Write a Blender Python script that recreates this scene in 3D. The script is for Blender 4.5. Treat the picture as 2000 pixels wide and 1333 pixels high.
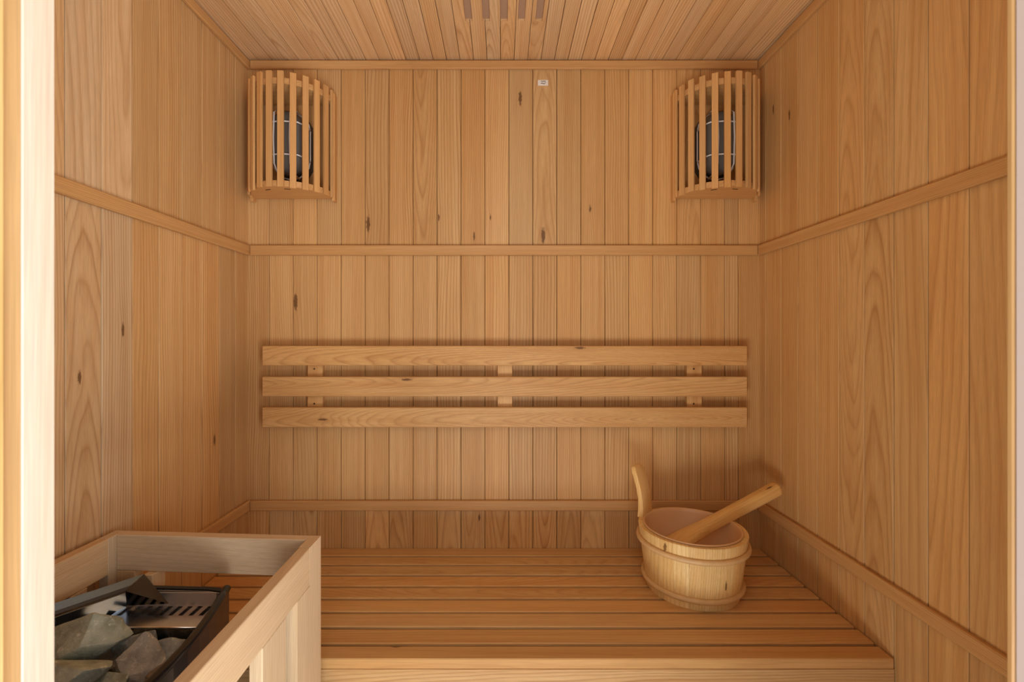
import bpy, bmesh, math, random
from mathutils import Vector, Matrix, noise as mnoise

random.seed(11)
for o in list(bpy.data.objects):
    bpy.data.objects.remove(o, do_unlink=True)
scene = bpy.context.scene
COL = scene.collection

# ------------------------------------------------------------------ camera
# X right, Y into the sauna, Z up.  Camera stands in the doorway.
CZ = 1.115
F_PX = 888.0
cam_d = bpy.data.cameras.new('camera')
cam = bpy.data.objects.new('camera', cam_d)
COL.objects.link(cam)
cam.location = (0, 0, CZ)
cam.rotation_euler = (math.radians(90), 0, 0)
cam_d.sensor_width = 36.0
cam_d.lens = F_PX / 2000.0 * 36.0
cam_d.shift_x = 20.0 / 2000.0
cam_d.shift_y = -6.5 / 2000.0
cam_d.clip_start = 0.01
cam_d.dof.use_dof = True
cam_d.dof.focus_distance = 1.15
cam_d.dof.aperture_fstop = 9.0
scene.camera = cam

# ------------------------------------------------------------------ light
world = bpy.data.worlds.new('daylit_room')
scene.world = world
world.use_nodes = True
bg = world.node_tree.nodes['Background']
bg.inputs['Color'].default_value = (1.0, 0.97, 0.93, 1)
bg.inputs['Strength'].default_value = 0.95

def area_light(name, loc, target, size, size_y, power, color):
    d = bpy.data.lights.new(name, 'AREA')
    d.shape = 'RECTANGLE'; d.size = size; d.size_y = size_y
    d.energy = power; d.color = color
    o = bpy.data.objects.new(name, d); COL.objects.link(o)
    o.location = loc
    o.rotation_euler = (Vector(target) - Vector(loc)).to_track_quat('-Z', 'Y').to_euler()
    return o
# daylight thrown back up by the sunlit floor in front of the doorway, a window to the right, and an added fill lamp high up, no window there
area_light('sunlit_floor_daylight', (0.75, -0.95, 0.02), (0.75, -0.95, 3.0), 1.6, 1.5, 94, (0.98, 0.995, 1.05))
area_light('sunlit_floor_daylight_far', (-0.9, -0.95, 0.02), (-0.9, -0.95, 3.0), 1.2, 1.5, 70, (1.0, 0.97, 0.93))
area_light('window_daylight', (1.9, -1.3, 1.1), (0.0, 0.6, 1.0), 1.4, 1.6, 36, (0.98, 1.0, 1.05))
area_light('high_fill_light', (0.2, -1.6, 2.2), (0.0, 0.8, 0.7), 1.6, 1.0, 8, (1.0, 0.98, 0.95))

vs = scene.view_settings
vs.view_transform = 'Standard'; vs.look = 'None'; vs.gamma = 1.0
vs.use_curve_mapping = False
vs.exposure = 0.09

# ------------------------------------------------------------------ materials
def new_mat(name):
    m = bpy.data.materials.new(name); m.use_nodes = True
    nt = m.node_tree
    return m, nt, nt.nodes['Principled BSDF']

def wood_mat(name, light, dark, late, rough=0.5, spec=0.3):
    """Growth rings sliced by the board.  Point attribute 'grain' = (across, through, along) from the pith,
    'loc' = (across, through, along) on the board; object properties freq, contrast and knot (across, along, size)."""
    m, nt, bs = new_mat(name)
    N, L = nt.nodes, nt.links
    def math_(op, a, b=None, c=None, clamp=False):
        n = N.new('ShaderNodeMath'); n.operation = op; n.use_clamp = clamp
        for i, v in enumerate((a, b, c)):
            if v is None: continue
            if isinstance(v, (int, float)): n.inputs[i].default_value = v
            else: L.new(v, n.inputs[i])
        return n.outputs[0]
    def attr(nm, typ='GEOMETRY'):
        n = N.new('ShaderNodeAttribute'); n.attribute_type = typ; n.attribute_name = nm; return n
    def sep(v):
        n = N.new('ShaderNodeSeparateXYZ'); L.new(v, n.inputs[0]); return n.outputs
    def comb(x, y, z):
        n = N.new('ShaderNodeCombineXYZ')
        for i, v in enumerate((x, y, z)):
            if isinstance(v, (int, float)): n.inputs[i].default_value = v
            else: L.new(v, n.inputs[i])
        return n.outputs[0]
    def noise(v, detail=2, rough_=0.5):
        n = N.new('ShaderNodeTexNoise'); n.inputs['Scale'].default_value = 1.0
        n.inputs['Detail'].default_value = detail; n.inputs['Roughness'].default_value = rough_
        L.new(v, n.inputs['Vector']); return n.outputs['Fac']
    a, b, l = sep(attr('grain').outputs['Vector'])
    la, lb, ll = sep(attr('loc').outputs['Vector'])
    freq = attr('freq', 'OBJECT').outputs['Fac']
    con = attr('contrast', 'OBJECT').outputs['Fac']
    kx, kl, ks = sep(attr('knot', 'OBJECT').outputs['Vector'])
    # knot distance (elongated with the grain)
    dx = math_('SUBTRACT', la, kx)
    dl = math_('MULTIPLY', math_('SUBTRACT', ll, kl), 0.24)
    kd = math_('SQRT', math_('ADD', math_('MULTIPLY', dx, dx), math_('MULTIPLY', dl, dl)))
    kn = noise(comb(math_('MULTIPLY', la, 260), 0, math_('MULTIPLY', ll, 120)), 2)
    kd2 = math_('ADD', kd, math_('MULTIPLY', math_('SUBTRACT', kn, 0.5), math_('MULTIPLY', ks, 1.3)))
    kmask = math_('SUBTRACT', 1.0, math_('DIVIDE', kd2, math_('ADD', ks, 1e-5)), clamp=True)
    kmask = math_('MULTIPLY', math_('MULTIPLY', kmask, 2.2, clamp=True), math_('GREATER_THAN', ks, 0.0005))
    khalo = math_('POWER', 2.718, math_('MULTIPLY', -1.0, math_('DIVIDE', kd, math_('ADD', math_('MULTIPLY', ks, 3.0), 1e-5))))
    # rings
    n1 = noise(comb(math_('MULTIPLY', a, 9), math_('MULTIPLY', b, 9), math_('MULTIPLY', l, 1.6)), 1)
    n2 = noise(comb(math_('MULTIPLY', a, 34), math_('MULTIPLY', b, 34), math_('MULTIPLY', l, 5)), 1)
    r = math_('SQRT', math_('ADD', math_('MULTIPLY', a, a), math_('MULTIPLY', b, b)))
    r = math_('ADD', r, math_('MULTIPLY', math_('SUBTRACT', n1, 0.5), 0.030))
    r = math_('ADD', r, math_('MULTIPLY', math_('SUBTRACT', n2, 0.5), 0.007))
    r = math_('ADD', r, math_('MULTIPLY', khalo, math_('MULTIPLY', ks, 1.6)))
    ph = math_('MULTIPLY', r, freq)
    ringvar = noise(comb(math_('MULTIPLY', ph, 0.45), 0.0, math_('MULTIPLY', l, 0.4)), 1)
    f = math_('FRACT', ph)
    ramp = N.new('ShaderNodeValToRGB')
    e = ramp.color_ramp.elements
    e[0].position = 0.0; e[0].color = (0.35, 0.35, 0.35, 1)
    e[1].position = 1.0; e[1].color = (0.35, 0.35, 0.35, 1)
    for p, v in ((0.12, 0.05), (0.5, 0.12), (0.78, 0.55), (0.9, 1.0)):
        x = e.new(p); x.color = (v, v, v, 1)
    L.new(f, ramp.inputs[0])
    ring = math_('MULTIPLY', ramp.outputs[0], math_('MULTIPLY', math_('ADD', ringvar, 0.15), con))
    fib = noise(comb(math_('MULTIPLY', a, 620), math_('MULTIPLY', b, 620), math_('MULTIPLY', l, 14)), 2, 0.6)
    streak = noise(comb(math_('MULTIPLY', a, 70), math_('MULTIPLY', b, 70), math_('MULTIPLY', l, 1.1)), 2)
    mott = noise(comb(math_('MULTIPLY', a, 14), math_('MULTIPLY', b, 14), math_('MULTIPLY', l, 2.5)), 2)
    def mix(fac, c1, c2, blend='MIX'):
        n = N.new('ShaderNodeMix'); n.data_type = 'RGBA'; n.blend_type = blend
        n.clamp_factor = True
        if isinstance(fac, (int, float)): n.inputs[0].default_value = fac
        else: L.new(fac, n.inputs[0])
        for i, c in ((6, c1), (7, c2)):
            if isinstance(c, tuple): n.inputs[i].default_value = c
            else: L.new(c, n.inputs[i])
        return n.outputs[2]
    c = mix(math_('ADD', math_('MULTIPLY', math_('SUBTRACT', streak, 0.32), 1.9), math_('MULTIPLY', math_('SUBTRACT', mott, 0.5), 0.8), clamp=True),
            light + (1,), dark + (1,))
    c = mix(ring, c, late + (1,))
    fv = math_('ADD', 0.78, math_('MULTIPLY', fib, 0.44))
    c = mix(1.0, c, comb(fv, fv, fv), 'MULTIPLY')
    oi = N.new('ShaderNodeObjectInfo')
    c = mix(1.0, c, oi.outputs['Color'], 'MULTIPLY')
    c = mix(math_('MULTIPLY', kmask, 0.85), c, (0.045, 0.018, 0.008, 1))
    c = mix(math_('MULTIPLY', math_('MULTIPLY', khalo, math_('GREATER_THAN', ks, 0.0005)), 0.25), c, late + (1,))
    L.new(c, bs.inputs['Base Color'])
    bs.inputs['Roughness'].default_value = rough
    bs.inputs['Specular IOR Level'].default_value = spec
    bp = N.new('ShaderNodeBump'); bp.inputs['Strength'].default_value = 0.08; bp.inputs['Distance'].default_value = 0.001
    L.new(fib, bp.inputs['Height']); L.new(bp.outputs[0], bs.inputs['Normal'])
    return m

def plain_mat(name, col, rough=0.5, metal=0.0, spec=0.5, noise_scale=None, noise_amt=0.15, stretch=(1, 1, 1)):
    m, nt, bs = new_mat(name)
    bs.inputs['Roughness'].default_value = rough
    bs.inputs['Metallic'].default_value = metal
    bs.inputs['Specular IOR Level'].default_value = spec
    N, L = nt.nodes, nt.links
    tc = N.new('ShaderNodeTexCoord'); mp = N.new('ShaderNodeMapping'); mp.inputs['Scale'].default_value = stretch
    L.new(tc.outputs['Object'], mp.inputs[0])
    n = N.new('ShaderNodeTexNoise'); n.inputs['Scale'].default_value = noise_scale or 30; n.inputs['Detail'].default_value = 4
    L.new(mp.outputs[0], n.inputs['Vector'])
    mx = N.new('ShaderNodeMix'); mx.data_type = 'RGBA'
    mx.inputs[6].default_value = tuple(v * (1 - noise_amt) for v in col) + (1,)
    mx.inputs[7].default_value = tuple(min(1, v * (1 + noise_amt)) for v in col) + (1,)
    L.new(n.outputs['Fac'], mx.inputs[0]); L.new(mx.outputs[2], bs.inputs['Base Color'])
    return m

WOOD = wood_mat('hemlock', (0.68, 0.42, 0.175), (0.58, 0.31, 0.108), (0.38, 0.165, 0.045))
PINE = wood_mat('pine', (0.88, 0.62, 0.27), (0.78, 0.49, 0.165), (0.56, 0.28, 0.065), rough=0.38, spec=0.4)
PALE = wood_mat('pale_spruce', (0.80, 0.66, 0.47), (0.75, 0.59, 0.40), (0.62, 0.44, 0.26))
BACKING = plain_mat('dark_backing', (0.05, 0.028, 0.014), 0.9)
MDF = plain_mat('vent_board', (0.42, 0.26, 0.155), 0.8, noise_scale=200, noise_amt=0.08)
LINER = plain_mat('bucket_liner', (0.76, 0.47, 0.235), 0.4, noise_scale=20, noise_amt=0.05)
HOOP = plain_mat('hoop', (0.70, 0.45, 0.20), 0.45, noise_scale=60, noise_amt=0.15)
STEEL = plain_mat('brushed_steel', (0.78, 0.79, 0.80), 0.22, 1.0, noise_scale=40, noise_amt=0.12, stretch=(1, 1, 12))
DARKSTEEL = plain_mat('polished_dark_steel', (0.26, 0.265, 0.28), 0.10, 1.0, noise_scale=15, noise_amt=0.2)
DEFLECT = plain_mat('deflector_steel', (0.11, 0.145, 0.19), 0.2, 1.0, noise_scale=40, noise_amt=0.15, stretch=(1, 1, 12))  # dark bluish reflection put into the lip's base colour
DULLSTEEL = plain_mat('dull_steel', (0.72, 0.72, 0.72), 0.5, 1.0, noise_scale=40, noise_amt=0.12)
DAYTINTSTEEL = plain_mat('daylight_tint_steel', (0.50, 0.62, 0.74), 0.28, 1.0, noise_scale=60, noise_amt=0.2, stretch=(1, 1, 8))  # base colour tinted blue to stand for reflected daylight
FLAP = plain_mat('dark_reflection_steel', (0.085, 0.09, 0.10), 0.10, 1.0, noise_scale=15, noise_amt=0.3)  # flap's dark reflection put into the base colour of plain steel
BLACK = plain_mat('black_enamel', (0.012, 0.012, 0.013), 0.22, 0.0, 0.5)
BEDDARK = plain_mat('heater_inside', (0.03, 0.028, 0.026), 0.6)
SCREW = plain_mat('screw', (0.10, 0.07, 0.04), 0.4, 0.8)
WIRE = plain_mat('white_wire', (0.85, 0.83, 0.80), 0.4)
FIXTURE = plain_mat('fixture_base', (0.035, 0.033, 0.03), 0.4)
PAPER = plain_mat('paper', (0.78, 0.74, 0.66), 0.7)
INK = plain_mat('ink', (0.06, 0.055, 0.05), 0.7)
PINKTRIM = plain_mat('rosy_painted_trim', (0.50, 0.42, 0.385), 0.5, noise_scale=8, noise_amt=0.03)
FLOORM = plain_mat('floor_tile', (0.42, 0.36, 0.30), 0.5, noise_scale=6, noise_amt=0.1)
PLASTER = plain_mat('plaster', (0.70, 0.66, 0.60), 0.8)

def glass_mat():
    m, nt, bs = new_mat('lamp_glass')
    bs.inputs['Base Color'].default_value = (0.32, 0.30, 0.265, 1)
    bs.inputs['Roughness'].default_value = 0.16
    bs.inputs['Transmission Weight'].default_value = 0.55
    bs.inputs['IOR'].default_value = 1.3
    return m
GLASS = glass_mat()

def stone_mat(name, c1, c2, c3):
    m, nt, bs = new_mat(name)
    N, L = nt.nodes, nt.links
    tc = N.new('ShaderNodeTexCoord')
    n1 = N.new('ShaderNodeTexNoise'); n1.inputs['Scale'].default_value = 28; n1.inputs['Detail'].default_value = 8; n1.inputs['Roughness'].default_value = 0.65
    n2 = N.new('ShaderNodeTexNoise'); n2.inputs['Scale'].default_value = 110; n2.inputs['Detail'].default_value = 5; n2.inputs['Distortion'].default_value = 1.2
    for n in (n1, n2): L.new(tc.outputs['Object'], n.inputs['Vector'])
    r = N.new('ShaderNodeValToRGB')
    e = r.color_ramp.elements
    e[0].position = 0.32; e[0].color = c1 + (1,); e[1].position = 0.62; e[1].color = c2 + (1,)
    L.new(n1.outputs['Fac'], r.inputs[0])
    r2 = N.new('ShaderNodeValToRGB')
    r2.color_ramp.elements[0].position = 0.58; r2.color_ramp.elements[0].color = (0, 0, 0, 1)
    r2.color_ramp.elements[1].position = 0.75; r2.color_ramp.elements[1].color = (1, 1, 1, 1)
    L.new(n2.outputs['Fac'], r2.inputs[0])
    mx = N.new('ShaderNodeMix'); mx.data_type = 'RGBA'
    L.new(r2.outputs[0], mx.inputs[0]); L.new(r.outputs[0], mx.inputs[6]); mx.inputs[7].default_value = c3 + (1,)
    L.new(mx.outputs[2], bs.inputs['Base Color'])
    bs.inputs['Roughness'].default_value = 0.75
    bp = N.new('ShaderNodeBump'); bp.inputs['Strength'].default_value = 0.6; bp.inputs['Distance'].default_value = 0.003
    L.new(n2.outputs['Fac'], bp.inputs['Height']); L.new(bp.outputs[0], bs.inputs['Normal'])
    return m
STONE_GREEN = stone_mat('stone_green', (0.20, 0.215, 0.15), (0.46, 0.49, 0.37), (0.70, 0.72, 0.58))
STONE_PINK = stone_mat('stone_pink', (0.23, 0.215, 0.175), (0.50, 0.48, 0.41), (0.78, 0.75, 0.68))
STONE_BROWN = stone_mat('stone_brown', (0.16, 0.12, 0.075), (0.32, 0.25, 0.17), (0.46, 0.39, 0.3))
STONE_GREY = stone_mat('stone_grey', (0.17, 0.18, 0.155), (0.42, 0.43, 0.38), (0.70, 0.70, 0.63))

# ------------------------------------------------------------------ helpers
def link(o, parent=None):
    COL.objects.link(o)
    if parent is not None: o.parent = parent
    return o
def tag(o, label=None, cat=None, group=None, kind=None):
    if label: o['label'] = label
    if cat: o['category'] = cat
    if group: o['group'] = group
    if kind: o['kind'] = kind
    return o
def empty(name, loc=(0, 0, 0), rz=0.0):
    o = bpy.data.objects.new(name, None); o.location = loc; o.rotation_euler = (0, 0, rz)
    o.empty_display_size = 0.05
    return link(o)
def mesh_obj(name, bm, mat, parent=None, smooth=False):
    me = bpy.data.meshes.new(name)
    bmesh.ops.recalc_face_normals(bm, faces=bm.faces[:])
    bm.to_mesh(me); bm.free()
    me.materials.append(mat)
    if smooth:
        for p in me.polygons: p.use_smooth = True
    o = bpy.data.objects.new(name, me)
    return link(o, parent)

def grain(o, long_axis, across_axis, kind='straight', freq=None, contrast=None, tint=None, knot=None, rnd=None, polar=None):
    """bake wood grain coordinates on a board"""
    R = rnd or random
    me = o.data
    t = 3 - long_axis - across_axis
    co = [v.co.copy() for v in me.vertices]
    ca = sum(c[across_axis] for c in co) / len(co); ct = sum(c[t] for c in co) / len(co); cl = sum(c[long_axis] for c in co) / len(co)
    if kind == 'straight':
        oa = R.choice((-1, 1)) * R.uniform(0.10, 0.4); ot = R.uniform(0.0, 0.1); ta = R.uniform(-0.012, 0.012); tt = 0
        fq = freq or R.uniform(110, 230); cn = contrast if contrast is not None else R.uniform(0.55, 1.15)
    elif kind == 'cathedral':
        oa = R.uniform(-0.02, 0.02); ot = R.uniform(0.035, 0.06); ta = R.uniform(-0.02, 0.02); tt = R.choice((-1, 1)) * R.uniform(0.03, 0.07)
        fq = freq or R.uniform(150, 240); cn = contrast if contrast is not None else R.uniform(0.55, 0.9)
    else:  # wide: sparse curved lines
        oa = R.choice((-1, 1)) * R.uniform(0.03, 0.08); ot = R.uniform(0.03, 0.05); ta = R.uniform(-0.03, 0.03); tt = R.uniform(-0.04, 0.04)
        fq = freq or R.uniform(60, 95); cn = contrast if contrast is not None else R.uniform(0.45, 0.7)
    ol = R.uniform(0, 50)
    g = me.attributes.new('grain', 'FLOAT_VECTOR', 'POINT'); lc = me.attributes.new('loc', 'FLOAT_VECTOR', 'POINT')
    for i, c in enumerate(co):
        a, b, l = c[across_axis] - ca, c[t] - ct, c[long_axis]
        g.data[i].vector = (a + oa + ta * (l - cl), b + ot + tt * (l - cl), l + ol)
        lc.data[i].vector = (c[across_axis], c[t], c[long_axis])
    o['freq'] = float(fq); o['contrast'] = float(cn)
    o['knot'] = tuple(float(x) for x in knot) if knot else (0.0, 0.0, 0.0)
    if tint is None: tint = rtint()
    o.color = (*tint, 1)
    return o

def rtint(v=0.09, base=(1, 1, 1), R=random):
    k = 1 + R.uniform(-v, v); h = R.uniform(-1, 1)
    return (base[0] * k * (1 + 0.02 * h), base[1] * k * (1 - 0.03 * h), base[2] * k * (1 - 0.11 * h))

def bm_box(bm, lo, hi, bev=0.0):
    """box, edges chamfered"""
    vs_ = [bm.verts.new((x, y, z)) for x in (lo[0], hi[0]) for y in (lo[1], hi[1]) for z in (lo[2], hi[2])]
    fs = [(0, 1, 3, 2), (4, 6, 7, 5), (0, 4, 5, 1), (2, 3, 7, 6), (0, 2, 6, 4), (1, 5, 7, 3)]
    faces = [bm.faces.new([vs_[i] for i in f]) for f in fs]
    if bev > 0:
        ed = set(e for f in faces for e in f.edges)
        bmesh.ops.bevel(bm, geom=list(ed), offset=bev, segments=1, affect='EDGES', profile=0.5)
def bm_prism(bm, poly, axis, a0, a1):
    """extrude a polygon given in the two other axes (in x,y,z order) along axis"""
    def P(p, a):
        c = list(p); c.insert(axis, a); return c
    v0 = [bm.verts.new(P(p, a0)) for p in poly]; v1 = [bm.verts.new(P(p, a1)) for p in poly]
    n = len(poly)
    bm.faces.new(v0); bm.faces.new(v1[::-1])
    for i in range(n): bm.faces.new((v0[i], v0[(i + 1) % n], v1[(i + 1) % n], v1[i]))

def board(name, parent, lo, hi, long_axis, across_axis, mat=WOOD, bev=0.0008, **kw):
    bm = bmesh.new(); bm_box(bm, lo, hi, bev)
    o = mesh_obj(name, bm, mat, parent)
    return grain(o, long_axis, across_axis, **kw)

def tube(bm, pts, rad, seg=8, closed=False):
    """round tube through points"""
    n = len(pts); rings = []
    for i, p in enumerate(pts):
        a = pts[(i - 1) % n] if (closed or i > 0) else p
        b = pts[(i + 1) % n] if (closed or i < n - 1) else p
        d = (Vector(b) - Vector(a)).normalized()
        up = Vector((0, 0, 1)) if abs(d.z) < 0.9 else Vector((0, 1, 0))
        s = d.cross(up).normalized(); u = s.cross(d)
        r = rad[i] if isinstance(rad, (list, tuple)) else rad
        rings.append([bm.verts.new(Vector(p) + s * r * math.cos(2 * math.pi * k / seg) + u * r * math.sin(2 * math.pi * k / seg)) for k in range(seg)])
    for i in range(n if closed else n - 1):
        A, B = rings[i], rings[(i + 1) % n]
        for k in range(seg): bm.faces.new((A[k], A[(k + 1) % seg], B[(k + 1) % seg], B[k]))
    if not closed:
        bm.faces.new(rings[0][::-1]); bm.faces.new(rings[-1])

# ------------------------------------------------------------------ room dimensions
XL, XR = -0.742, 0.754          # board faces of the side walls
YB = 1.328                      # board face of the back wall
YF = 0.30                       # inside of the door wall
ZC = CZ + 0.811                 # ceiling boards
ZBEN = CZ - 0.615               # bench top
PT = 0.010                      # plank thickness
Z_MID = (CZ + 0.240, CZ + 0.269)
Z_LOW = (CZ - 0.503, CZ - 0.474)
Z_TOP = (CZ + 0.782, CZ + 0.806)
SC = F_PX / YB                  # pixels per metre on the back wall
def bx(px): return (px - 980) / SC
def bz(py): return CZ - (py - 660) / SC
GAP = 0.0007

# floor, walls' backing slabs
bm = bmesh.new(); bm_box(bm, (-1.6, -3.0, -0.06), (2.4, YB + 0.08, 0.0))
tag(mesh_obj('floor', bm, FLOORM), 'plain beige tiled floor running under bench and heater', 'floor', kind='structure')
def slab(name, lo, hi, label, mat=BACKING):
    bm = bmesh.new(); bm_box(bm, lo, hi)
    return tag(mesh_obj(name, bm, mat), label, 'wall' if 'wall' in name else 'ceiling', kind='structure')
T = 0.05
wall_back = slab('wall_back', (XL - PT - T, YB + PT, 0), (XR + PT + T, YB + PT + T, ZC + 0.012), 'back wall clad in upright light brown hemlock boards behind the bench')
wall_left = slab('wall_left', (XL - PT - T, YF, 0), (XL - PT, YB + PT, ZC + 0.012), 'pale boarded left wall beside the heater guard')
wall_right = slab('wall_right', (XR + PT, YF, 0), (XR + PT + T, YB + PT, ZC + 0.012), 'orange brown boarded right wall beside the bucket')
ceiling = slab('ceiling', (XL - PT - T, YF - 0.02, ZC + 0.012), (XR + PT + T, YB + PT + T, ZC + 0.06), 'boarded ceiling with narrow planks and five vent slots')

ZT = ZC + 0.004
tiers = [(0.0, Z_LOW[0] + 0.006), (Z_LOW[1] - 0.006, Z_MID[0] + 0.006), (Z_MID[1] - 0.006, ZT)]

# back wall boards
seams = [XL - PT] + [bx(525.5 + 46.85 * k) for k in range(20)] + [bx(1442.3), XR + PT]
RB = random.Random(5)
# knots seen on the back wall: (px, py, size m)
knots = {}
for px, py, s in ((719, 437, 0.0085), (903, 372, 0.004), (926, 462, 0.0045), (1016, 192, 0.0075), (1061, 461, 0.0085), (577, 590, 0.009),
                  (857, 425, 0.004), (1153, 408, 0.004), (700, 745, 0.004), (936, 1012, 0.004), (958, 425, 0.003)):
    x, z = bx(px), bz(py)
    for j in range(len(seams) - 1):
        if seams[j] <= x < seams[j + 1]:
            for ti, (z0, z1) in enumerate(tiers):
                if z0 + 0.012 <= z < z1: knots[(ti, j)] = (x, z, s * 0.8)
for ti, (z0, z1) in enumerate(tiers):
    for j in range(len(seams) - 1):
        x0, x1 = seams[j] + GAP, seams[j + 1] - GAP
        px = 980 + 0.5 * (x0 + x1) * SC
        if ti == 0: kind = 'cathedral' if 840 < px < 1200 or RB.random() < 0.3 else 'straight'
        elif ti == 1: kind = 'straight'
        else: kind = 'cathedral' if RB.random() < 0.20 else 'straight'
        board('plank', wall_back, (x0, YB + RB.uniform(0, 0.0007), z0), (x1, YB + PT, z1), 2, 0, kind=kind, rnd=RB, tint=rtint(0.10, R=RB), knot=knots.get((ti, j)),
              contrast=None if ti != 0 else RB.uniform(0.6, 1.0))

# side wall boards
w = 0.0705
def side(parent, xs, xe, first, seed, left):
    R = random.Random(seed)
    ed = [YB + PT - 0.0005]
    y = YB - first
    while y > YF + 0.01: ed.append(y); y -= w
    ed.append(YF)
    for ti, (z0, z1) in enumerate(tiers):
        for j in range(len(ed) - 1):
            if left:
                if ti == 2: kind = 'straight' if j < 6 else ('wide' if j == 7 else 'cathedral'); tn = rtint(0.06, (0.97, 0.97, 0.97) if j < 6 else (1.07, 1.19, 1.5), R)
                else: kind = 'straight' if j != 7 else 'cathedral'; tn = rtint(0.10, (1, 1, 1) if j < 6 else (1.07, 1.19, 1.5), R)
            else:
                kind = {0: 'straight', 1: 'straight', 2: 'straight', 3: 'straight', 4: 'straight', 5: 'cathedral' if ti else 'wide', 6: 'cathedral'}.get(j, 'wide')
                tn = rtint(0.06, (0.99, 0.98, 0.95), R)
            kn = None
            if left and ti == 1 and R.random() < 0.35: kn = ((ed[j] + ed[j + 1]) / 2 + R.uniform(-0.02, 0.02), R.uniform(0.75, 1.25), R.uniform(0.003, 0.005))
            if not left and ti == 2 and j in (1, 2): kn = ((ed[j] + ed[j + 1]) / 2, 1.80 - 0.05 * j, 0.004)
            board('plank', parent, (min(xs, xe), ed[j + 1] + GAP * 1.5, z0), (max(xs, xe), ed[j] - GAP * 1.5, z1), 2, 1, kind=kind, rnd=R, tint=tn, knot=kn)
side(wall_left, XL - PT, XL, 0.062, 21, True)
side(wall_right, XR, XR + PT, 0.030, 37, False)

# ceiling boards, with five routed slots
cw = 0.0393
SLOT_Y1, SLOT_Y0, SLOT_R = 1.166, 0.985, 0.0092
slots = [((px - 980) / F_PX * 1.166) for px in (916, 950, 984.5, 1018, 1052)]
RC = random.Random(8)
x = bx(977.6) - 19 * cw
ced = [XL - PT]
while x < XR + PT - 0.004:
    if x > XL - PT + 0.004: ced.append(x)
    x += cw
ced.append(XR + PT)
CH = 0.012
for j in range(len(ced) - 1):
    x0, x1 = ced[j] + GAP, ced[j + 1] - GAP
    cuts = [(max(x0, s - SLOT_R), min(x1, s + SLOT_R), s) for s in slots if s + SLOT_R > x0 and s - SLOT_R < x1]
    bm = bmesh.new()
    if not cuts:
        bm_box(bm, (x0, YF, ZC), (x1, YB + PT, ZC + CH), 0.001)
    else:
        bm_box(bm, (x0, YF, ZC), (x1, SLOT_Y0, ZC + CH)); bm_box(bm, (x0, SLOT_Y1, ZC), (x1, YB + PT, ZC + CH))
        a = x0
        for c0, c1, s in sorted(cuts):
            if c0 > a + 1e-5: bm_box(bm, (a, SLOT_Y0, ZC), (c0, SLOT_Y1, ZC + CH))
            a = c1
            # rounded slot corners
            for sx in (-1, 1):
                xc = s + sx * SLOT_R
                if not (x0 - 1e-6 <= xc <= x1 + 1e-6): continue
                for yc, sy in ((SLOT_Y1, -1), (SLOT_Y0, 1)):
                    rr = 0.004
                    poly = [(xc, yc), (xc, yc + sy * rr)] + [(xc - sx * rr + sx * rr * math.cos(t), yc + sy * rr - sy * rr * math.sin(t)) for t in (0.4, 0.8, 1.2)] + [(xc - sx * rr, yc)]
                    bm_prism(bm, poly, 2, ZC, ZC + CH)
        if x1 > a + 1e-5: bm_box(bm, (a, SLOT_Y0, ZC), (x1, SLOT_Y1, ZC + CH))
    o = mesh_obj('plank', bm, WOOD, ceiling)
    grain(o, 1, 0, kind='straight' if RC.random() < 0.75 else 'cathedral', rnd=RC, tint=rtint(0.08, (1.12, 1.20, 1.45), RC))
bm = bmesh.new(); bm_box(bm, (slots[0] - 0.03, SLOT_Y0 - 0.03, ZC + 0.0075), (slots[-1] + 0.03, SLOT_Y1 + 0.03, ZC + 0.0118))
o = mesh_obj('vent_slide', bm, MDF, ceiling); o['label'] = 'plain brown vent slide behind the five slots'

# trims
TT = 0.010
def trim(n, lo, hi, la, aa, label, tint=(0.93, 0.87, 0.80), mat=WOOD):
    o = board('trim_%d' % n, None, lo, hi, la, aa, mat=mat, bev=0.002, kind='straight', freq=260, contrast=0.6, tint=tint)
    return tag(o, label, 'trim', kind='structure')
trim(1, (XL + TT + .001, YB - TT, Z_TOP[0]), (XR - TT - .001, YB, Z_TOP[1]), 0, 2, 'thin wooden batten along the top of the back wall', tint=(0.97, 0.92, 0.88))
trim(2, (XL, YF, Z_TOP[0]), (XL + TT, YB, Z_TOP[1]), 1, 2, 'thin wooden batten along the top of the left wall')
trim(3, (XR - TT, YF, Z_TOP[0]), (XR, YB, Z_TOP[1]), 1, 2, 'thin wooden batten along the top of the right wall')
trim(4, (XL + TT + .001, YB - TT, Z_MID[0]), (XR - TT - .001, YB, Z_MID[1]), 0, 2, 'middle wooden batten across the back wall below the lamps')
trim(5, (XL, YF, Z_MID[0]), (XL + TT, YB, Z_MID[1]), 1, 2, 'middle wooden batten across the left wall')
trim(6, (XR - TT, YF, Z_MID[0]), (XR, YB, Z_MID[1]), 1, 2, 'middle wooden batten across the right wall')
trim(7, (XL + TT + .001, YB - TT, Z_LOW[0]), (XR - TT - .001, YB, Z_LOW[1]), 0, 2, 'low wooden batten across the back wall just above the bench')
trim(8, (XL, YF, Z_LOW[0]), (XL + TT, YB, Z_LOW[1]), 1, 2, 'low wooden batten on the left wall behind the heater guard')
trim(9, (XR - TT, YF, Z_LOW[0]), (XR, YB, Z_LOW[1]), 1, 2, 'low wooden batten sloping down the right wall by the bucket')

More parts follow.
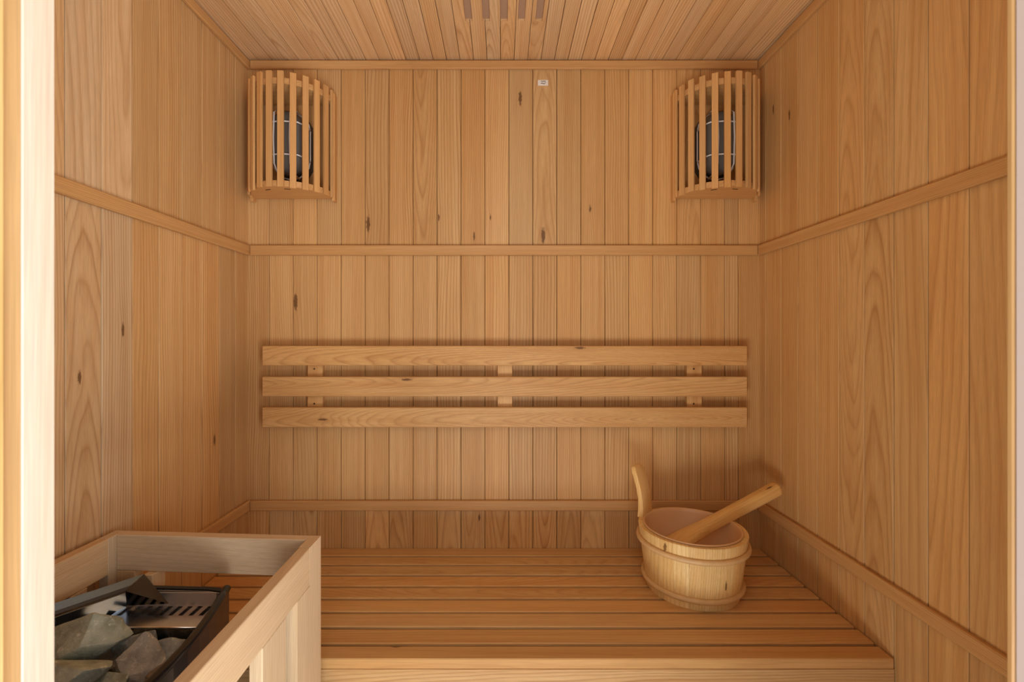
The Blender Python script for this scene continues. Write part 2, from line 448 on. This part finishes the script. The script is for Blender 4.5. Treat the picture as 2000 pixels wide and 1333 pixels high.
# door wall (the camera looks in through its opening)
OX0, OX1, OZ = -0.281, 0.3165, CZ + 0.74
for nm, lo, hi, lb in (('wall_front_left', (XL - PT - T, 0.225, 0), (OX0 - 0.03, YF, ZC + 0.06), 'door wall on the heater side of the doorway'),
                       ('wall_front_right', (OX1 + 0.03, 0.225, 0), (XR + PT + T, YF, ZC + 0.06), 'door wall on the bucket side of the doorway'),
                       ('wall_front_top', (OX0 - 0.03, 0.225, OZ + 0.02), (OX1 + 0.03, YF, ZC + 0.06), 'strip of door wall above the doorway')):
    bm = bmesh.new(); bm_box(bm, lo, hi)
    o = mesh_obj(nm, bm, WOOD); grain(o, 2, 0, kind='straight', tint=(1, 1, 1))
    tag(o, lb, 'wall', kind='structure')
dfr = tag(empty('door_1', (0, 0, 0)), 'pale wooden door frame around the open sauna doorway', 'door frame', kind='structure')
board('jamb', dfr, (OX0 - 0.03, 0.2665, 0), (OX0, YF - 0.014, OZ), 2, 1, mat=PALE, bev=0.0006, kind='straight', contrast=0.25, tint=(0.82, 0.82, 0.88))
board('rebate_strip', dfr, (OX0 - 0.03, 0.2560, 0), (OX0 - 0.0005, 0.2664, OZ), 2, 0, mat=WOOD, bev=0.0005, kind='straight', contrast=0.2, tint=(0.80, 0.80, 0.82))
board('casing', dfr, (OX0 - 0.05, 0.2400, 0), (OX0 + 0.003, 0.2545, OZ), 2, 1, mat=PINE, bev=0.001, kind='wide', contrast=0.5, tint=(0.80, 0.80, 0.82))
board('jamb', dfr, (OX1, 0.2812, 0), (OX1 + 0.03, 0.2855, OZ), 2, 1, mat=WOOD, bev=0.001, kind='straight', contrast=0.3, tint=(0.62, 0.60, 0.58))
bm = bmesh.new(); bm_box(bm, (OX1 + 0.0005, 0.225, 0), (OX1 + 0.03, 0.281, OZ), 0.001)
o = mesh_obj('casing', bm, PINKTRIM, dfr); o['label'] = 'rosy painted casing on the right jamb'
board('head_jamb', dfr, (OX0, 0.2665, OZ), (OX1, YF - 0.014, OZ + 0.02), 0, 1, mat=PALE, kind='straight', contrast=0.25, tint=(1.05, 1.05, 1.05))

# ------------------------------------------------------------------ bench
bench = tag(empty('bench', (0, 1.1, 0)), 'wide slatted wooden sauna bench spanning the back wall', 'bench')
def rel(o, parent):
    """keep world placement when parented to a moved empty"""
    o.matrix_parent_inverse = Matrix.Translation(parent.location).inverted() if parent.rotation_euler.z == 0 else parent.matrix_world.inverted()
    return o
ys = [1.3265, 1.282, 1.2325, 1.179, 1.126, 1.073, 1.021, 0.967, 0.9145, 0.869]
RS = random.Random(3)
for k in range(9):
    y1, y0 = ys[k] - (0.0082 if k else 0.0), ys[k + 1] + 0.0005
    kn = (0.905, -0.21, 0.0035) if k == 8 else None
    rel(board('slat', bench, (XL + 0.003, y0, ZBEN - 0.020), (XR - 0.003, y1, ZBEN), 0, 1, bev=0.0018, kind='straight' if RS.random() < 0.7 else 'cathedral',
              rnd=RS, contrast=RS.uniform(0.3, 0.55), tint=rtint(0.05, (1.04, 1.02, 0.98) if k < 8 else (0.97, 0.97, 0.98), RS), knot=kn), bench)
o = rel(board('fascia', bench, (XL + 0.003, 0.8695, ZBEN - 0.115), (XR - 0.003, 0.888, ZBEN - 0.0202), 0, 2, bev=0.0004, kind='cathedral', freq=190, contrast=0.8, tint=(0.96, 0.98, 1.04), rnd=random.Random(4)), bench)
for zz in range(3):  # unseen boards added to stop light rising through the slat gaps
    z1_ = ZBEN - 0.117 - zz * 0.12
    rel(board('shade_board', bench, (XL + 0.003, 0.872, max(0.02, z1_ - 0.117)), (XR - 0.003, 0.888, z1_), 0, 2, kind='straight'), bench)
for xx in (XL + 0.05, -0.02, XR - 0.09):
    rel(board('bearer', bench, (xx, 0.889, ZBEN - 0.06), (xx + 0.04, 1.325, ZBEN - 0.0205), 1, 2, kind='straight'), bench)
    for yy in (0.90, 1.26):
        rel(board('leg', bench, (xx, yy, 0.0), (xx + 0.04, yy + 0.045, ZBEN - 0.0605), 2, 0, kind='straight'), bench)

# ------------------------------------------------------------------ backrest
br = tag(empty('backrest', (0, YB, bz(756))), 'three long horizontal wooden backrest slats on the back wall', 'backrest')
YS0, YS1 = YB - 0.040, YB - 0.020
sb = F_PX / YS0
RR = random.Random(15)
for i, (p0, p1) in enumerate(((676, 714.5), (736.5, 775), (796.5, 835.5))):
    z1, z0 = CZ - (p0 - 660) / sb, CZ - (p1 - 660) / sb
    kn = [((CZ - (680 - 660) / sb), (1133 - 980) / sb, 0.004), ((CZ - (742 - 660) / sb), (794 - 980) / sb, 0.004), ((CZ - (820 - 660) / sb), (630 - 980) / sb, 0.004)][i]
    rel(board('slat', br, ((511.5 - 980) / sb, YS0, z0), ((1460 - 980) / sb, YS1, z1), 0, 2, bev=0.0018, kind='cathedral', freq=(240, 330, 330)[i], contrast=(0.85, 0.7, 0.65)[i],
              rnd=RR, tint=((1.04, 1.0, 0.92), (1.02, 1.0, 0.96), (1.02, 1.0, 0.96))[i], knot=kn), br)
sw = F_PX / (YB - 0.020)
for i, (p0, p1) in enumerate(((600.5, 630), (972, 1000.5), (1342, 1371))):
    xa, xb = (p0 - 980) / sw, (p1 - 980) / sw
    bt = rel(board('batten', br, (xa, YS1 + 0.0002, CZ - 172 / sb), (xb, YB, CZ - 22 / sb), 2, 0, kind='straight', freq=300, contrast=0.25, tint=((1.0, 0.95, 0.88), (1.12, 1.12, 1.1), (1.0, 0.95, 0.88))[i]), br)
    if i != 1:
        for py in (721, 789):
            bm = bmesh.new()
            bmesh.ops.create_cone(bm, cap_ends=True, segments=10, radius1=0.0028, radius2=0.0022, depth=0.0016,
                                  matrix=Matrix.Translation(((xa * 0.55 + xb * 0.45), YS1 - 0.0003, CZ - (py - 660) / sw)) @ Matrix.Rotation(math.radians(90), 4, 'X'))
            s = mesh_obj('screw', bm, SCREW, bt)

# ------------------------------------------------------------------ lamps: slatted half-round shades over bulkhead lights
def lamp(cx, side_word, seed, lab_shade, lab_light):
    R = random.Random(seed)
    z0, z1 = CZ + 0.400, CZ + 0.708
    sh = tag(empty('lamp_shade', (cx, YB, z0)), lab_shade, 'lamp shade', 'slatted lamp shades on the back wall')
    r = 0.1165
    def add(o): return o
    n = 12
    for k in range(n):
        th = math.radians(-82.5 + 15 * k)
        bm = bmesh.new(); bm_box(bm, (-0.008, -0.0035, 0), (0.008, 0.0035, z1 - z0), 0.0008)
        o = mesh_obj('slat', bm, WOOD, sh)
        grain(o, 2, 0, kind='straight', rnd=R, freq=240, contrast=0.5, tint=rtint(0.07, (1.02, 0.98, 0.92), R))
        o.location = (r * math.sin(th), -0.006 - r * math.cos(th), R.uniform(-0.002, 0.002))
        o.rotation_euler = (0, 0, th)
    rp = r - 0.0037
    arc = [(rp * math.sin(math.radians(a)), -0.004 - rp * math.cos(math.radians(a))) for a in range(-90, 91, 6)]
    # bottom plate: closed D with two slots; top plate: D-shaped rim
    bm = bmesh.new(); bm_prism(bm, arc, 2, 0.004, 0.020)
    o = mesh_obj('bottom_plate', bm, WOOD, sh); grain(o, 0, 1, kind='straight', rnd=R, contrast=0.4, tint=(1.0, 0.93, 0.84))
    for a in (-22, 12):
        bm = bmesh.new(); bm_box(bm, (-0.008, -0.002, 0), (0.008, 0.002, 0.001))
        s = mesh_obj('slot_mark', bm, SCREW, o); s.location = (0.095 * math.sin(math.radians(a)), -0.095 * math.cos(math.radians(a)), 0.0033); s.rotation_euler = (0, 0, math.radians(a))
        s.name = 'staple'
    inner = [(0.093 * math.sin(math.radians(a)), -0.004 - 0.093 * math.cos(math.radians(a))) for a in range(90, -91, -6)]
    bm = bmesh.new(); bm_prism(bm, arc, 2, z1 - z0 - 0.030, z1 - z0 - 0.014)
    o = mesh_obj('top_plate', bm, WOOD, sh); grain(o, 0, 1, kind='straight', rnd=R, contrast=0.4, tint=(0.98, 0.92, 0.85))
    for s in (-1, 1):
        bm = bmesh.new(); bm_box(bm, (s * 0.1175 - 0.004, -0.022, -0.006), (s * 0.1175 + 0.004, 0.0, z1 - z0 - 0.004), 0.001)
        o = mesh_obj('side_board', bm, WOOD, sh); grain(o, 2, 1, kind='straight', rnd=R, contrast=0.4, tint=(1.0, 0.94, 0.86))
    # bulkhead light inside
    lz = CZ + 0.548
    li = tag(empty('bulkhead_light', (cx, YB, lz)), lab_light, 'light', 'bulkhead lights inside the shades')
    def stadium(hw, hh, n=8):
        pts = []
        for k in range(n + 1):
            t = math.pi * k / n; pts.append((hw * math.cos(t), (hh - hw) + hw * math.sin(t)))
        for k in range(n + 1):
            t = math.pi + math.pi * k / n; pts.append((hw * math.cos(t), -(hh - hw) + hw * math.sin(t)))
        return pts
    bm = bmesh.new(); bm_prism(bm, stadium(0.056, 0.098), 1, -0.022, 0.0)
    mesh_obj('base', bm, FIXTURE, li)
    bm = bmesh.new()   # glass dome: stacked stadium loops
    loops = []
    for hw, hh, y in ((0.048, 0.089, -0.022), (0.048, 0.089, -0.045), (0.045, 0.085, -0.062), (0.037, 0.076, -0.073), (0.022, 0.060, -0.078)):
        loops.append([bm.verts.new((x, y, z)) for x, z in stadium(hw, hh)])
    for A, B in zip(loops, loops[1:]):
        for k in range(len(A)): bm.faces.new((A[k], A[(k + 1) % len(A)], B[(k + 1) % len(A)], B[k]))
    bm.faces.new(loops[-1]); bm.faces.new(loops[0][::-1])
    mesh_obj('glass', bm, GLASS, li, smooth=True)
    wr = 0.0021
    bm = bmesh.new(); tube(bm, [(x, -0.024, z) for x, z in stadium(0.053, 0.095)], wr, 6, True); mesh_obj('guard_wire', bm, WIRE, li, True)
    for zz in (-0.045, 0.045):
        bm = bmesh.new(); tube(bm, [(-0.053, -0.024, zz), (-0.051, -0.06, zz), (-0.040, -0.078, zz), (0, -0.086, zz), (0.040, -0.078, zz), (0.051, -0.06, zz), (0.053, -0.024, zz)], wr, 6)
        mesh_obj('guard_wire', bm, WIRE, li, True)
    for xx in (-0.022, 0.022):
        bm = bmesh.new(); tube(bm, [(xx, -0.024, -0.093), (xx, -0.06, -0.090), (xx, -0.082, -0.070), (xx, -0.086, 0), (xx, -0.082, 0.070), (xx, -0.06, 0.090), (xx, -0.024, 0.093)], wr, 6)
        mesh_obj('guard_wire', bm, WIRE, li, True)
    return sh, li
lamp(-0.602, 'left', 2, 'slatted half-round wooden lamp shade nearest the pale left wall', 'unlit grey bulkhead light with wire guard inside the left slatted shade')
lamp(0.614, 'right', 6, 'slatted half-round wooden lamp shade nearest the orange brown right wall', 'unlit grey bulkhead light with wire guard inside the right slatted shade')

# small paper sticker
stk = tag(empty('paper_sticker', (bx(1060.5), YB, bz(162))), 'tiny white paper sticker high on the back wall under the top batten', 'sticker')
bm = bmesh.new(); bm_box(bm, (-0.0150, -0.0006, -0.0082), (0.0150, -0.0001, 0.0082)); mesh_obj('paper', bm, PAPER, stk)
for bxs in (((-0.0058, 0.0045, -0.0045, 0.0062), (-0.0052, 0.0034, 0.0012, 0.0048), (0.0005, 0.0040, 0.0062, 0.0056)), ((-0.0062, -0.0020, 0.0000, -0.0003), (-0.0005, -0.0034, 0.0058, -0.0016), (0.0060, -0.001, 0.0072, 0.0046))):
    bm = bmesh.new()
    for a, b, c, d in bxs: bm_box(bm, (a, -0.0009, b), (c, -0.00055, d))
    mesh_obj('print', bm, INK, stk)

# ------------------------------------------------------------------ bucket and ladle
BC = Vector((0.470, 1.127, ZBEN))
bk = tag(empty('bucket', BC), 'round pine sauna bucket with one tall stave handle on the bench', 'bucket')
H = 0.148; RB0, RB1 = 0.1075, 0.1265
def rad(h): return RB0 + (RB1 - RB0) * h / H
NS = 22
RK = random.Random(9)
HAZ = math.atan2(0.66, -0.75)
for k in range(NS):
    a0 = HAZ + (k - 0.5) * 2 * math.pi / NS + 0.0012; a1 = HAZ + (k + 0.5) * 2 * math.pi / NS - 0.0012
    bm = bmesh.new(); seg = 3; cols = []
    for i in range(seg + 1):
        t = a0 + (a1 - a0) * i / seg
        cols.append([bm.verts.new((rr * math.cos(t), rr * math.sin(t), h)) for rr, h in
                     ((rad(0), 0.0), (rad(H - .002), H - .002), (rad(H) - 0.0015, H), (rad(H) - 0.0115, H), (rad(H) - 0.013, H - .002), (rad(0) - 0.013, 0.0))])
    m_ = len(cols[0])
    for A, B in zip(cols, cols[1:]):
        for i in range(m_): bm.faces.new((A[i], A[(i + 1) % m_], B[(i + 1) % m_], B[i]))
    bm.faces.new(cols[0]); bm.faces.new(cols[-1][::-1])
    o = mesh_obj('stave', bm, PINE, bk)
    am = (a0 + a1) / 2
    kn = None
    if abs(((am - math.radians(-70) + math.pi) % (2 * math.pi)) - math.pi) < math.pi / NS: kn = (rad(.06) * math.cos(am), 0.058, 0.0032)
    if abs(((am - math.radians(-140) + math.pi) % (2 * math.pi)) - math.pi) < math.pi / NS: kn = (rad(.13) * math.cos(am), 0.132, 0.0032)
    grain(o, 2, 0, kind='straight' if RK.random() < 0.6 else 'wide', rnd=RK, contrast=RK.uniform(0.3, 0.8), tint=rtint(0.07, (1, 1, 1), RK), knot=kn)
for h, rr in ((0.117, 0.0062), (0.024, 0.0062)):
    bm = bmesh.new(); tube(bm, [((rad(h) + 0.003) * math.cos(2 * math.pi * i / 64), (rad(h) + 0.003) * math.sin(2 * math.pi * i / 64), h) for i in range(64)], rr, 10, True)
    mesh_obj('hoop', bm, HOOP, bk, True)
bm = bmesh.new()   # liner
prof = [(rad(H) - 0.0115, H + 0.0008), (rad(H) - 0.0115, H + 0.003), (rad(H) - 0.014, H + 0.004), (rad(H) - 0.0165, H + 0.002), (rad(H) - 0.018, H - 0.006), (rad(0) - 0.016, 0.018), (0.06, 0.014), (0.0005, 0.014)]
rg = [[bm.verts.new((r_ * math.cos(2 * math.pi * i / 64), r_ * math.sin(2 * math.pi * i / 64), h)) for i in range(64)] for r_, h in prof]
for A, B in zip(rg, rg[1:]):
    for i in range(64): bm.faces.new((A[i], A[(i + 1) % 64], B[(i + 1) % 64], B[i]))
mesh_obj('liner', bm, LINER, bk, True)
bm = bmesh.new(); bmesh.ops.create_cone(bm, cap_ends=True, segments=48, radius1=rad(0) - 0.0135, radius2=rad(0) - 0.0135, depth=0.010, matrix=Matrix.Translation((0, 0, 0.008)))
grain(mesh_obj('base', bm, PINE, bk), 0, 1, kind='straight')
# tall stave handle
ca, sa = math.cos(HAZ), math.sin(HAZ)
hp = [(0.0, 0.0085, 0.031), (0.02, 0.0078, 0.0285), (0.045, 0.0068, 0.027), (0.07, 0.0068, 0.027), (0.095, 0.0072, 0.028), (0.112, 0.0072, 0.027), (0.122, 0.0065, 0.023), (0.127, 0.004, 0.015)]
bm = bmesh.new(); rings = []
for s, th, hw in hp:
    lean = 0.006 * (s / 0.127) + 0.016 * (s / 0.127) ** 2 - 0.003 * math.sin(math.pi * s / 0.127)
    rc = rad(H) - 0.0065 + lean * 1.1
    ring = []
    for k in range(12):
        t = 2 * math.pi * k / 12
        c, d = math.cos(t), math.sin(t)
        u = math.copysign(abs(c) ** 0.28, c) * th; v = math.copysign(abs(d) ** 0.28, d) * hw
        ring.append(bm.verts.new(((rc + u) * ca - v * sa, (rc + u) * sa + v * ca, H - 0.001 + s)))
    rings.append(ring)
for A, B in zip(rings, rings[1:]):
    for k in range(12): bm.faces.new((A[k], A[(k + 1) % 12], B[(k + 1) % 12], B[k]))
bm.faces.new(rings[0][::-1]); bm.faces.new(rings[-1])
hnd = mesh_obj('handle', bm, PINE, bk, True); hnd.data.set_sharp_from_angle(angle=math.radians(40))
grain(hnd, 2, 0, kind='straight', contrast=0.35, tint=(1.0, 0.95, 0.88))

P2 = Vector((0.7236, 1.19, ZBEN + 0.222)); P1 = Vector((0.462, 1.14, ZBEN + 0.114))
dv = (P2 - P1).normalized(); LEN = (P2 - P1).length + 0.055
P0 = P2 - dv * LEN
ld = empty('ladle', P0); tag(ld, 'pine ladle with thick stick handle leaning in the bucket', 'ladle')
q = dv.to_track_quat('X', 'Z'); ld.rotation_mode = 'QUATERNION'; ld.rotation_quaternion = q
bm = bmesh.new(); rings = []
for s, hw, hh in ((0.0, 0.034, 0.008), (0.03, 0.034, 0.010), (0.06, 0.030, 0.0135), (0.09, 0.0225, 0.0155), (0.12, 0.018, 0.016), (0.18, 0.0165, 0.016), (0.25, 0.0165, 0.0165), (LEN - 0.010, 0.0175, 0.0175), (LEN - 0.003, 0.016, 0.016), (LEN, 0.0125, 0.0125)):
    ring = []
    for k in range(16):
        t = 2 * math.pi * k / 16 + math.pi / 8
        c, d = math.cos(t), math.sin(t)
        ring.append(bm.verts.new((s, math.copysign(abs(c) ** 0.7, c) * hw, math.copysign(abs(d) ** 0.7, d) * hh)))
    rings.append(ring)
for A, B in zip(rings, rings[1:]):
    for k in range(16): bm.faces.new((A[k], A[(k + 1) % 16], B[(k + 1) % 16], B[k]))
bm.faces.new(rings[0][::-1]); bm.faces.new(rings[-1])
o = grain(mesh_obj('handle', bm, PINE, ld, True), 0, 1, kind='straight', freq=150, contrast=0.5, tint=(0.98, 0.90, 0.78), knot=(-0.007, LEN - 0.03, 0.003))
bm = bmesh.new()   # shallow scoop under the flared end
cup = [(0.030, 0.0), (0.030, -0.010), (0.024, -0.024), (0.012, -0.031), (0.001, -0.033)]
rg = [[bm.verts.new((0.034 + r_ * math.cos(2 * math.pi * i / 24), r_ * math.sin(2 * math.pi * i / 24), h - 0.004)) for i in range(24)] for r_, h in cup]
for A, B in zip(rg, rg[1:]):
    for i in range(24): bm.faces.new((A[i], A[(i + 1) % 24], B[(i + 1) % 24], B[i]))
bm.faces.new(rg[-1])
grain(mesh_obj('scoop', bm, PINE, ld, True), 0, 1, kind='straight', tint=(0.98, 0.92, 0.84))

# ------------------------------------------------------------------ heater guard
gd = tag(empty('heater_guard', (-0.53, 0.58, 0)), 'open wooden guard fence of rails and posts around the heater', 'guard')
GT = CZ - 0.360; GH = 0.065; GTH = 0.019
G_FR, G_FL = Vector((-0.329, 0.826)), Vector((-0.7215, 0.850))      # outer far corners
G_NR, G_NL = Vector((-0.324, 0.335)), Vector((-0.7415, 0.335))      # outer near corners
def gquad(name, P, Q, s0, s1, inn0, inn1, z0, z1, la, aa, extra=None):
    """board standing between distances s0 and s1 on the line P-Q, inset from it towards the heater"""
    d = (Q - P).normalized(); n = Vector((-d.y, d.x))
    if n.dot(Vector((-0.53, 0.58)) - P) < 0: n = -n
    c = [P + d * s0 + n * inn0, P + d * s1 + n * inn0, P + d * s1 + n * inn1, P + d * s0 + n * inn1]
    bm = bmesh.new()
    lo = [bm.verts.new((p.x, p.y, z0)) for p in c]; hi = [bm.verts.new((p.x, p.y, z1)) for p in c]
    bm.faces.new(lo[::-1]); bm.faces.new(hi)
    for i in range(4): bm.faces.new((lo[i], lo[(i + 1) % 4], hi[(i + 1) % 4], hi[i]))
    bmesh.ops.bevel(bm, geom=bm.edges[:], offset=0.001, segments=1, affect='EDGES')
    o = mesh_obj(name, bm, PALE, gd)
    grain(o, la, aa, kind='straight', tint=rtint(0.02, (0.86, 0.77, 0.65)), contrast=0.5)
    return rel(o, gd)
RL, FL, LL = (G_NR - G_FR).length, (G_FL - G_FR).length, (G_NL - G_FL).length
ZU = GT - GH - 0.0005
# side facing the room
gquad('rail', G_FR, G_NR, 0.0475, RL, 0, GTH, GT - GH, GT, 1, 2)
bm = bmesh.new(); bm_prism(bm, [(0.826 - 0.094, 0.0), (0.826, 0.0), (0.826, GT), (0.779, GT), (0.779, ZU), (0.826 - 0.094, ZU)], 0, -0.329 - GTH, -0.3287)
rel(grain(mesh_obj('post', bm, PALE, gd), 2, 1, kind='straight', contrast=0.45, tint=(0.87, 0.78, 0.66)), gd)
gquad('picket', G_FR, G_NR, 0.134, 0.204, 0.0005, GTH, 0, ZU, 2, 1)
gquad('picket', G_FR, G_NR, 0.345, 0.415, 0.0005, GTH, 0, ZU, 2, 1)
# side towards the bench
gquad('rail', G_FR, G_FL, GTH + 0.0005, FL - GTH - 0.0005, 0, GTH, GT - GH, GT, 0, 2)
gquad('post', G_FR, G_FL, FL - GTH - 0.036, FL - GTH - 0.0005, 0, GTH, 0, ZU, 2, 0)
gquad('picket', G_FR, G_FL, FL - 0.098, FL - 0.080, 0, 0.030, 0, ZU, 2, 0)
# wall side
gquad('rail', G_FL, G_NL, 0.0355, LL, 0, GTH, GT - GH, GT, 1, 2)
gquad('post', G_FL, G_NL, 0, 0.035, 0, GTH - 0.0003, 0, GT, 2, 1)
gquad('picket', G_FL, G_NL, 0.075, 0.105, 0, GTH, 0, ZU, 2, 1)
gquad('picket', G_FL, G_NL, 0.180, 0.250, 0, GTH, 0, ZU, 2, 1)
# side towards the door
gquad('rail', G_NR, G_NL, GTH + 0.0005, (G_NL - G_NR).length - GTH - 0.0005, 0, GTH, GT - GH, GT, 0, 2)

# ------------------------------------------------------------------ heater
ht = tag(empty('sauna_heater', (-0.58, 0.6, 0)), 'black and steel electric sauna heater filled with stones', 'heater')
HT = CZ - 0.430
curve = []
for i in range(13):
    t = i / 12
    y = 0.777 - t * 0.357
    curve.append((-0.466 + 0.034 * math.sin(math.pi * min(1, t * 0.95)) , y))
outline = [(-0.7195, 0.663), (-0.628, 0.790), (-0.500, 0.784)] + curve + [(-0.50, 0.40), (-0.70, 0.40), (-0.7195, 0.42), (-0.7195, 0.62)]
def inset(pl, d):
    c = []
    n = len(pl)
    for i in range(n):
        a, b, e = Vector(pl[i - 1]), Vector(pl[i]), Vector(pl[(i + 1) % n])
        n1 = (b - a).normalized(); n2 = (e - b).normalized()
        m = Vector((n1.y + n2.y, -n1.x - n2.x)).normalized()
        k = d / max(0.4, m.dot(Vector((n1.y, -n1.x))))
        c.append(tuple(b + m * k))
    return c
inn = inset(outline, 0.008)
def ring_wall(bm, A, B, z0, z1):
    n = len(A)
    v = [[bm.verts.new((x, y, z)) for x, y in P] for P, z in ((A, z0), (A, z1), (B, z1), (B, z0))]
    for k in range(4):
        U, W = v[k], v[(k + 1) % 4]
        for i in range(n): bm.faces.new((U[i], U[(i + 1) % n], W[(i + 1) % n], W[i]))
def hpart(name, bm, mat, smooth=False, parent=None):
    o = mesh_obj(name, bm, mat, parent or ht, smooth)
    if parent is None: o.matrix_parent_inverse = Matrix.Translation(ht.location).inverted()
    return o
bm = bmesh.new(); ring_wall(bm, outline, inn, 0.16, HT); hpart('casing', bm, BLACK)
inn2 = inset(outline, 0.0095)
inn3 = inset(outline, 0.0110)
bm = bmesh.new(); ring_wall(bm, inn2, inn3, 0.50, HT - 0.002); hpart('inner_casing', bm, DULLSTEEL)
bm = bmesh.new(); bm_prism(bm, inn, 2, 0.50, 0.535); hpart('stone_tray', bm, BEDDARK)
for px_, py_ in ((-0.69, 0.45), (-0.50, 0.45), (-0.60, 0.72), (-0.50, 0.72)):
    bm = bmesh.new(); bm_box(bm, (px_ - 0.012, py_ - 0.012, 0), (px_ + 0.012, py_ + 0.012, 0.52), 0.002); hpart('leg', bm, BLACK)
# slotted steel plate at the far end
PZ = CZ - 0.448
bm = bmesh.new()
PY0, PY1 = 0.7015, 0.7655
pxr = -0.4665
bm_box(bm, (-0.640, PY0, PZ - 0.0015), (pxr + 0.010, 0.7325, PZ)); bm_box(bm, (-0.625, 0.7575, PZ - 0.0015), (pxr - 0.010, 0.7589, PZ))
xs_ = -0.4815
bm_box(bm, (xs_, 0.7325, PZ - 0.0015), (pxr - 0.004, 0.7575, PZ))
k = 0
while xs_ - 0.0165 > -0.640:
    bm_box(bm, (xs_ - 0.0165, 0.7325, PZ - 0.0015), (xs_ - 0.0075, 0.7575, PZ)); xs_ -= 0.0165
hpart('slotted_plate', bm, STEEL)
bm = bmesh.new(); bm_box(bm, (-0.612, 0.7590, PZ - 0.02), (-0.4765, 0.7605, CZ - 0.4260)); hpart('end_flange', bm, DULLSTEEL)
bm = bmesh.new(); bm_box(bm, (-0.640, PY0, PZ - 0.09), (pxr + 0.008, PY0 + 0.0015, PZ - 0.0016)); hpart('drop_panel', bm, DARKSTEEL)
bm = bmesh.new(); tube(bm, [(-0.640, PY0, PZ + 0.0004), (pxr + 0.012, PY0, PZ + 0.0004)], 0.0016, 8); hpart('plate_lip', bm, STEEL, True)
bm = bmesh.new(); tube(bm, [(x - 0.004, y, HT + 0.001) for x, y in curve], 0.0065, 10); hpart('rim_roll', bm, BLACK, True)
# folded steel deflector on the wall side
def sheet(name, quads, mat, th=0.0012):
    bm = bmesh.new()
    for qd in quads:
        bm.faces.new([bm.verts.new(p) for p in qd])
    bmesh.ops.remove_doubles(bm, verts=bm.verts[:], dist=1e-5)
    o = hpart(name, bm, mat)
    md = o.modifiers.new('sheet', 'SOLIDIFY'); md.thickness = th; md.offset = 0
    return o
def V(x, y, h): return Vector((x, y, CZ - h))
run = Vector((-0.100, -0.1264, 0))
A1, A4, A5 = V(-0.609, 0.773, 0.4022), V(-0.6175, 0.745, 0.4153), V(-0.6245, 0.754, 0.4520)
A4b = A4 + Vector((0.002, 0.004, -0.004))
Am = A1.lerp(A4, 0.68)
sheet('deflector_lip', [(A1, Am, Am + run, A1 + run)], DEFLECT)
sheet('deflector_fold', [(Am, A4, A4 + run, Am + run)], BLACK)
sheet('deflector_back', [(A4b, A5, A5 + run, A4b + run)], DAYTINTSTEEL)
sheet('deflector_flap', [(A4 + Vector((.001, 0, 0)), A1 + Vector((.001, 0, 0)), V(-0.546, 0.745, 0.436), V(-0.624, 0.754, 0.4447))], FLAP)

# stones
def stone(px, py, d, size, mat, label, seed, squash=(1, 1, 1), z_shift=0.0):
    R = random.Random(seed)
    x = (px - 980) / F_PX * d; z = CZ - (py - 660) / F_PX * d
    bm = bmesh.new()
    for i in range(13):
        n = Vector((R.gauss(0, 1), R.gauss(0, 1), R.gauss(0, 1))).normalized()
        bm.verts.new(n * R.uniform(0.88, 1.08))
    hull = bmesh.ops.convex_hull(bm, input=bm.verts[:])
    bmesh.ops.delete(bm, geom=[g for g in hull['geom_interior'] if isinstance(g, bmesh.types.BMVert)], context='VERTS')
    bmesh.ops.dissolve_limit(bm, angle_limit=math.radians(16), verts=bm.verts[:], edges=bm.edges[:])
    bmesh.ops.bevel(bm, geom=bm.edges[:], offset=0.07, segments=2, affect='EDGES', profile=0.6)
    bmesh.ops.triangulate(bm, faces=bm.faces[:])
    for it in range(2): bmesh.ops.subdivide_edges(bm, edges=[e for e in bm.edges if e.calc_length() > 0.13], cuts=1, use_grid_fill=True)
    bmesh.ops.triangulate(bm, faces=bm.faces[:])
    for v in bm.verts:
        v.co *= 1.06 + 0.07 * mnoise.noise(v.co * 2.3 + Vector((seed, 0, 0))) + 0.035 * mnoise.noise(v.co * 6 + Vector((0, seed, 0)))
    rot = Matrix.Rotation(R.uniform(0, 6.28), 3, 'Z')
    for v in bm.verts:
        c = rot @ v.co
        v.co = Vector((c.x * squash[0], c.y * squash[1], c.z * squash[2])) * size
    o = mesh_obj('stone', bm, mat, None, True)
    o.data.set_sharp_from_angle(angle=math.radians(28))
    o.location = (x, d, z)
    return tag(o, label, 'stone', 'stones in the heater')
stone(160, 1252, 0.650, 0.053, STONE_GREEN, 'largest green grey stone leaning by the steel deflector', 1, (1.08, 0.8, 0.84))
stone(140, 1322, 0.592, 0.043, STONE_GREEN, 'large green grey stone at the lower left, below the largest one', 2, (1.15, 0.8, 0.95))
stone(274, 1304, 0.640, 0.037, STONE_PINK, 'pinkish grey angular stone in the middle of the heater', 3, (0.86, 0.8, 1.15))
stone(258, 1262, 0.680, 0.034, STONE_GREY, 'dark grey stone tucked under the slotted plate', 4, (1.1, 0.7, 0.7))
stone(325, 1282, 0.672, 0.036, STONE_GREY, 'grey stone with pale veins beside the black rim', 5, (1.15, 0.8, 0.75))
stone(330, 1322, 0.634, 0.030, STONE_BROWN, 'brown flat stone against the curved black rim', 6, (0.95, 0.8, 0.9))
stone(229, 1296, 0.672, 0.030, STONE_BROWN, 'small brown stone behind the pinkish grey one', 7, (1.1, 0.8, 0.75))
stone(219, 1338, 0.606, 0.021, STONE_GREEN, 'small olive stone at the bottom edge of the picture', 8, (1, 0.9, 0.9))
